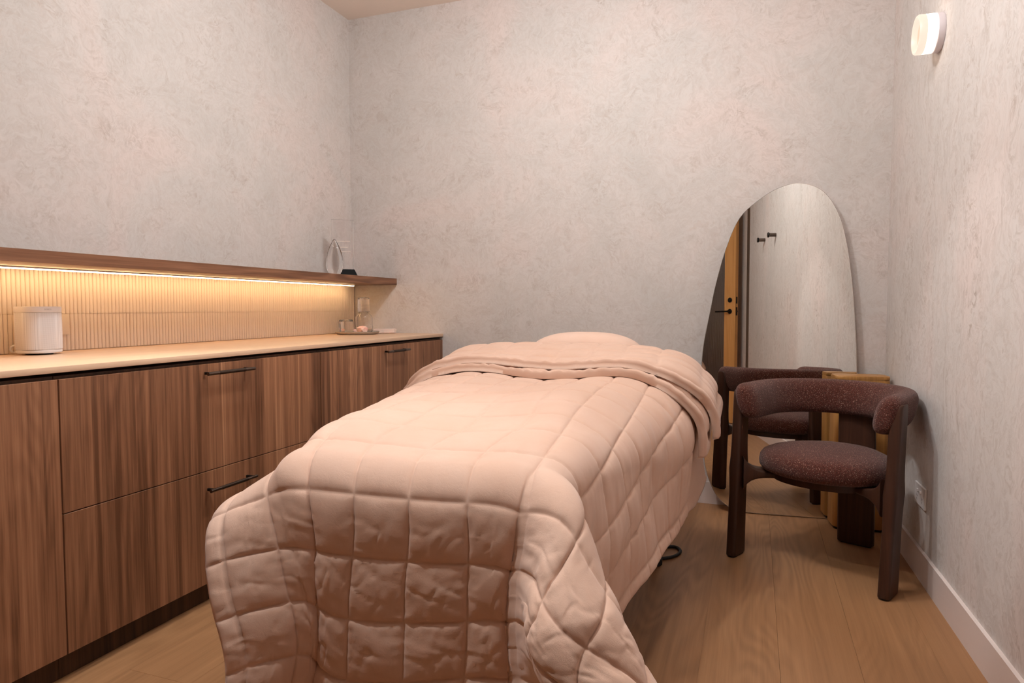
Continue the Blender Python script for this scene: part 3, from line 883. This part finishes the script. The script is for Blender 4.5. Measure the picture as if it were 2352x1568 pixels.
# ------------------------------------------------------------------ leaning mirror
th, de = math.radians(6.0), math.radians(1.5)
mn = Vector((math.sin(th) * math.cos(de), -math.cos(th) * math.cos(de), math.sin(de)))
me1 = Vector((math.cos(th), math.sin(th), 0)); me2 = mn.cross(me1) * 1.0
if me2.z < 0: me2 = -me2
mp0 = Vector((.184, 3.615, .0))
OUT = [(.033, 1.694), (-.06, 1.680), (-.153, 1.629), (-.258, 1.532), (-.324, 1.376), (-.372, 1.195), (-.402, 1.036), (-.433, .853), (-.441, .669), (-.438, .484), (-.428, .346), (-.407, .208), (-.365, .100), (-.310, .040), (-.25, .012), (-.17, .005), (-.02, .004), (.18, .004), (.262, .014), (.303, .065), (.312, .2), (.312, .42), (.306, .733), (.296, .951), (.279, 1.168), (.249, 1.385), (.207, 1.538), (.135, 1.65)]
ML = catmull(OUT[::-1], 6)[::-1]
mi = thing('leaning_mirror', (.184, 3.62, 0), 'frameless pebble-shaped floor mirror leaning against the back wall', 'mirror')
def mp(a, b, d): return mp0 + me1 * a + me2 * max(b, .0035) + mn * d
def loop_mesh(name, pts, d0, d1, mat, inset0=0, faces='all'):
    n = len(pts); cx = sum(p[0] for p in pts) / n; cy = sum(p[1] for p in pts) / n
    V0 = [mp(a, b, d0) for a, b in pts]
    V1 = [mp(a + (cx - a) / max(math.hypot(cx - a, cy - b), .01) * inset0, b + (cy - b) / max(math.hypot(cx - a, cy - b), .01) * inset0, d1) for a, b in pts]
    return V0, V1
# polished edge and backing
V0, V1 = loop_mesh('', ML, -.006, -.0002, None, .0)
V2 = loop_mesh('', ML, 0, 0.0, None, .0022)[1]
n = len(ML)
F = [tuple(range(n))]
F += [(i, (i + 1) % n, n + (i + 1) % n, n + i) for i in range(n)]
F += [(n + i, n + (i + 1) % n, 2 * n + (i + 1) % n, 2 * n + i) for i in range(n)]
bm = bmesh.new(); vs = [bm.verts.new(v) for v in V0 + V1 + V2]
for f in F: bm.faces.new([vs[i] for i in f])
inv(from_bm('polished_edge', bm, EDGE, mi, auto=30), mi)
bm = bmesh.new(); bm.faces.new([bm.verts.new(v) for v in V2])
o = inv(from_bm('mirror_glass', bm, MIRROR, mi), mi)
if o.data.polygons[0].normal.dot(mn) < 0: o.data.flip_normals()

# ------------------------------------------------------------------ slim oak pedestal in the corner
pe = thing('oak_pedestal', (.485, 3.562, 0), 'slim golden oak pedestal with rounded edges between mirror and right wall', 'pedestal', rot=math.radians(7))
bm = bmesh.new(); bm_prism(bm, rounded(.236, .150, .030, 8), .012, .724, None, .004, 2)
from_bm('body', bm, OAKP, pe, auto=35)
bm = bmesh.new(); bm_prism(bm, rounded(.222, .136, .025, 6), .0, .0118)
from_bm('plinth', bm, BLACKM, pe, auto=35)
bm = bmesh.new(); bm_prism(bm, rounded(.236, .150, .030, 8), .7245, .742, None, .005, 2)
from_bm('top', bm, OAKP, pe, auto=35)

# ------------------------------------------------------------------ three-legged barrel chair
FW = Vector((-.42, -.907, 0)).normalized()
ch_rot = math.atan2(-FW.x, FW.y) + PI        # local -y points to FW
CM = Vector((.218, 2.865, 0))
cr_ = thing('barrel_chair', CM, 'three-legged dark timber barrel chair with burgundy woven seat and wrap-around backrest', 'chair', rot=ch_rot)
def stadium(w, d, n=8):
    r = min(w, d) / 2 * .98
    return rounded(w, d, r, n)
def loft(name, secs, mat, parent, auto=40):
    """secs: list of (outline points 3d)"""
    bm = bmesh.new(); rows = [[bm.verts.new(p) for p in s] for s in secs]
    n = len(rows[0])
    for a, b in zip(rows, rows[1:]):
        for i in range(n): bm.faces.new((a[i], a[(i + 1) % n], b[(i + 1) % n], b[i]))
    bm.faces.new(rows[0][::-1]); bm.faces.new(rows[-1])
    return from_bm(name, bm, mat, parent, auto=auto)
def plank_leg(x, y0, y1, z0, z1, d0, d1, w, ang, name='leg', x1=None):
    """timber plank leg: depth d along its wide side, thickness w; top rounded over"""
    secs = []
    zs = [z0, z0 + .004] + list(np.linspace(z0 + .02, z1 - .03, 14)) + [z1 - .018, z1 - .008, z1 - .002, z1]
    for z in zs:
        t = (z - z0) / (z1 - z0)
        d = d0 + (d1 - d0) * t
        if z > z1 - .03: d *= .70 + .30 * math.sqrt(max(0, 1 - ((z - (z1 - .03)) / .03) ** 2))
        if z < z0 + .004: d *= .94
        # swelling where the seat rail meets the leg
        k = math.exp(-((z - .375) / .05) ** 2) * .008
        cy = y0 + (y1 - y0) * t
        cx_ = x + ((x if x1 is None else x1) - x) * t
        O = rounded(w + k, d + k, min(w, d) * .36, 5)
        ca, sa = math.cos(ang), math.sin(ang)
        secs.append([(cx_ + px * ca - py * sa, cy + px * sa + py * ca, z) for px, py in O])
    o = loft(name, secs, DARKW, cr_)
    return o
for sx in (-1, 1):
    lg = plank_leg(sx * .298, -.012, .036, .006, .712, .116, .084, .042, sx * -.04, 'leg', sx * .306)
    bm = bmesh.new(); bm_prism(bm, rounded(.034, .10, .014, 4, sx * .298, -.012), .0003, .0062)
    from_bm('foot_pad', bm, RUBBER, lg)
lg = plank_leg(0.03, .485, .462, .006, .66, .150, .150, .040, PI / 2 + .08)
bm = bmesh.new(); bm_prism(bm, rounded(.13, .03, .012, 4, .03, .485), .0003, .0062)
from_bm('foot_pad', bm, RUBBER, lg)
# padded wrap: horseshoe swept with an oval section
def horseshoe(t):
    """t in 0..1 from left front end round the back to the right front end"""
    R = .272; cy = .185
    arm = .205; tot = 2 * arm + PI * R
    s = t * tot
    if s < arm: return (-R, cy - arm + s, 0), (0, 1)
    if s < arm + PI * R:
        a = PI - (s - arm) / R
        return (R * math.cos(a), cy + R * math.sin(a), 0), (math.sin(a), -math.cos(a))
    return (R, cy - (s - arm - PI * R), 0), (0, -1)
secs = []
ts = [0, .004, .012, .024, .04] + list(np.linspace(.06, .94, 46)) + [.96, .976, .988, .996, 1]
for t_ in ts:
    (px, py, _), (tx, ty) = horseshoe(t_)
    nx_, ny_ = -ty, tx      # left of travel
    e = min(t_, 1 - t_)
    k = math.sqrt(max(0.02, 1 - (1 - min(e / .045, 1)) ** 2))
    hgt, thk =   .150 * (.55 + .45 * k), .094 * (.35 + .65 * k)
    zc = .668
    endness = max(0, 1 - e / .14)
    sec = []
    for i in range(28):
        a = 2 * PI * i / 28
        ca, sa = math.cos(a), math.sin(a)
        ex = math.copysign(abs(ca) ** .75, ca) * thk / 2; ez = math.copysign(abs(sa) ** .8, sa) * hgt / 2
        lean = ez * .22            # top leans outwards
        d = ex - 0 * lean
        # travelling clockwise seen from above, the outside is on the left
        sec.append((px + nx_ * (d + lean), py + ny_ * (d + lean), zc + ez))
    secs.append(sec)
bk = loft('backrest', secs, FABRIC, cr_, auto=80)
# seat cushion
secs = []
def seat_outline(s):
    out = []
    for i in range(64):
        a = 2 * PI * i / 64
        r = .258 * (1 + .035 * math.cos(3 * (a - PI / 2)))
        out.append((r * s * math.cos(a), .19 + r * s * math.sin(a)))
    return out
for s, z in ((.55, .372), (.86, .374), (.95, .383), (.99, .398), (1.0, .418), (.985, .440), (.94, .456), (.84, .468), (.66, .477), (.45, .482), (.2, .4845), (.03, .485)):
    secs.append([(x, y, z) for x, y in seat_outline(s)])
loft('seat', secs, FABRIC, cr_, auto=80)
# under-seat frame with three arms running out to the legs
bm = bmesh.new()
bm_prism(bm, [(x, y) for x, y in seat_outline(.80)], .345, .3715, None, .006, 2)
from_bm('seat_frame', bm, DARKW, cr_, auto=40)
def arm(p0, p1, w0, w1):
    p0, p1 = Vector(p0), Vector(p1); d = (p1 - p0); L = d.length; d.normalize(); s_ = Vector((-d.y, d.x, 0))
    secs = []
    for t in np.linspace(0, 1, 16):
        p = p0 + d * L * t
        fil = math.exp(-(1 - t) * L / .028)
        w = w0 + (w1 - w0) * t
        zt = .3715 + .055 * fil + .004 * t; zb = .346 - .055 * fil
        hh = (zt - zb) / 2; zc = (zt + zb) / 2
        secs.append([tuple(p + s_ * x + Vector((0, 0, zc + z))) for x, z in rounded(w, hh * 2, min(.011, w * .3), 4)])
    return loft('rail', secs, DARKW, cr_)
arm((-.10, .15, 0), (-.286, .012, 0), .12, .074)
arm((.10, .15, 0), (.286, .012, 0), .12, .074)
arm((.01, .30, 0), (.03, .462, 0), .14, .12)

# ------------------------------------------------------------------ things on the right wall
wang = math.atan(.027)          # wall direction: +y tilts towards -x
def on_wall(y, z, off=0): return (RX(y) - off, y, z)
# wall lamp: drum of opal glass
sc_ = thing('wall_lamp', on_wall(2.935, 2.098), 'lit round opal glass wall lamp high on the right wall', 'lamp', rot=wang)
RT = Matrix.Rotation(-PI / 2, 4, 'Y')      # local z -> -x
lathe('mount', [(0, .0005), (.070, .0005), (.071, .003), (.071, .022), (.069, .024), (0, .024)], LAMPBASE, sc_, 48, RT)
lathe('opal_drum', [(.0, .0245), (.069, .0245), (.0705, .028), (.0705, .058), (.0, .058)], OPAL, sc_, 48, RT)
lathe('glass_rim', [(.056, .0582), (.0705, .0582), (.0712, .062), (.0712, .078), (.068, .083), (.062, .083), (.058, .078), (.055, .066)], OPAL2, sc_, 48, RT, True)
lathe('front_lens', [(0, .0583), (.0548, .0583), (.0548, .064), (.045, .067), (0, .0675)], OPAL3, sc_, 40, RT)

# double socket near the skirting
oy = 2.985
os_ = thing('wall_socket', on_wall(oy, .325, -.0), 'white upright socket plate with two rocker switches low on the right wall', 'socket', rot=wang)
def obx(name, lo, hi, m, par, bev=0.0006):
    bm = bmesh.new(); bm_box(bm, (-hi[0], lo[1], lo[2]), (-lo[0], hi[1], hi[2]), bev, 1)
    return from_bm(name, bm, m, par)
ob = obx('plate', (.0005, -.074, -.042), (.009, .074, .042), WHITEP, os_, .002)
GREYSLOT = plain('socket_slot_grey', s2l(96, 88, 84), .7)
for yy in (.021, -.021):
    obx('switch', (.009, yy - .005, .012), (.0145, yy + .005, .022), WHITEP, ob, .001)
for yy in (.036, -.036):
    bm = bmesh.new(); bm_lathe(bm, [(0, .0092), (.017, .0092), (.0175, .0088)], 24, Matrix.Translation((0, yy, -.012)) @ RT)
    fc = from_bm('socket_face', bm, plain('socket_white', s2l(226, 220, 218), .4), ob)
    for (sy, sz, rot) in ((-.006, .004, .5), (.006, .004, -.5), (0, -.008, 0)):
        Mx = Matrix.Translation((0, yy + sy, -.012 + sz)) @ Matrix.Rotation(rot, 4, 'X')
        bm = bmesh.new(); bm_box(bm, (-.0096, -.0009, -.0035), (-.0090, .0009, .0035), 0, 1, Mx)
        from_bm('slot', bm, GREYSLOT, fc)
# two coat hooks, seen in the mirror
for (y, z, lab) in ((.767, 1.845, 'dark round wall peg nearer the door, left of the two in the mirror'),
                    (1.217, 1.82, 'dark round wall peg further from the door, right of the two in the mirror')):
    hk = thing('coat_hook', on_wall(y, z), lab, 'hook', 'coat pegs on the right wall', wang)
    lathe('peg', [(0, .0005), (.016, .0005), (.016, .058), (0, .058)], BRONZE, hk, 24, RT)
    lathe('knob', [(0, .0582), (.021, .0582), (.0225, .060), (.0225, .068), (.021, .070), (0, .070)], BLACKM, hk, 28, RT)

# ------------------------------------------------------------------ oak and reeded-glass door, seen in the mirror
DH, DT = 2.45, .052
beta = math.radians(47)
de_ = Vector((math.cos(beta), math.sin(beta), 0)); df_ = Vector((-math.sin(beta), math.cos(beta), 0))
corner = Vector((.644, -.35, 0))
# local: x along the door from hinge (0) to latch (DW), y = face normal (0 at the visible face, negative behind)
DW = .86
do = thing('door_1', corner - de_ * DW, None, None, rot=beta)
setp(do, 'oak framed door with reeded bronze glass standing ajar by the entry, seen in the mirror', None, None, 'structure')
ST = .142
def dbox(name, lo, hi, m, par=do, bev=.002):
    return box(name, lo, hi, m, par, bev, 1)
OAKDX = mat_wood('oak_door_rail', 0, s2l(168, 112, 58), s2l(202, 146, 86), s2l(220, 166, 104), 0, .8, .45)
dbox('stile', (DW - ST, -DT, .006), (DW, 0, DH), OAKD)
dbox('stile', (0, -DT, .006), (ST, 0, DH), OAKD)
dbox('rail', (ST, -DT, .006), (DW - ST, 0, .21), OAKDX)
dbox('rail', (ST, -DT, DH - .14), (DW - ST, 0, DH), OAKDX)
# reeded pane
nr = 58; V, F = [], []
w = DW - 2 * ST
for z in (.2095, DH - .1395):
    for i in range(nr * 6 + 1):
        x = ST + w * i / (nr * 6); V.append((x, -.018 - .0022 * abs(math.cos(PI * i / 6)), z))
    for i in range(nr * 6, -1, -1):
        x = ST + w * i / (nr * 6); V.append((x, -.030, z))
m_ = 2 * (nr * 6 + 1)
F = [(i, (i + 1) % m_, m_ + (i + 1) % m_, m_ + i) for i in range(m_)] + [tuple(range(m_))[::-1], tuple(range(m_, 2 * m_))]
mesh_np('reeded_pane', V, F, REED, do, False)
RY = Matrix.Rotation(-PI / 2, 4, 'X')
def dl(name, prof, x, z, m, par=do): return lathe(name, prof, m, par, 28, Matrix.Translation((x, 0, z)) @ RY)
hx = DW - ST / 2 + .006
HZ = 1.235
ro = dl('lever_handle', [(0, .0005), (.026, .0005), (.027, .002), (.027, .008), (.011, .010), (.011, .045), (0, .045)], hx, HZ, BLACKM)
bm = bmesh.new(); bm_tube(bm, [(hx + .008, .040, HZ), (hx - .06, .040, HZ), (hx - .165, .040, HZ)], .0085, 14); from_bm('lever', bm, BLACKM, ro, auto=50)
lk = dl('lock_rose', [(0, .0005), (.026, .0005), (.027, .002), (.027, .008), (.017, .010), (.016, .018), (0, .018)], hx, HZ + .125, BLACKM)
dbox('latch_plate', (DW - .0002, -DT / 2 - .012, HZ - .045), (DW + .0016, -DT / 2 + .012, HZ + .045), BLACKM, do, .0005)
dbox('latch_bolt', (DW + .0016, -DT / 2 - .006, HZ - .008), (DW + .018, -DT / 2 + .006, HZ + .008), BRONZE, do, .002)
dbox('lock_plate', (DW - .0002, -DT / 2 - .012, HZ + .085), (DW + .0016, -DT / 2 + .012, HZ + .16), BLACKM, do, .0005)
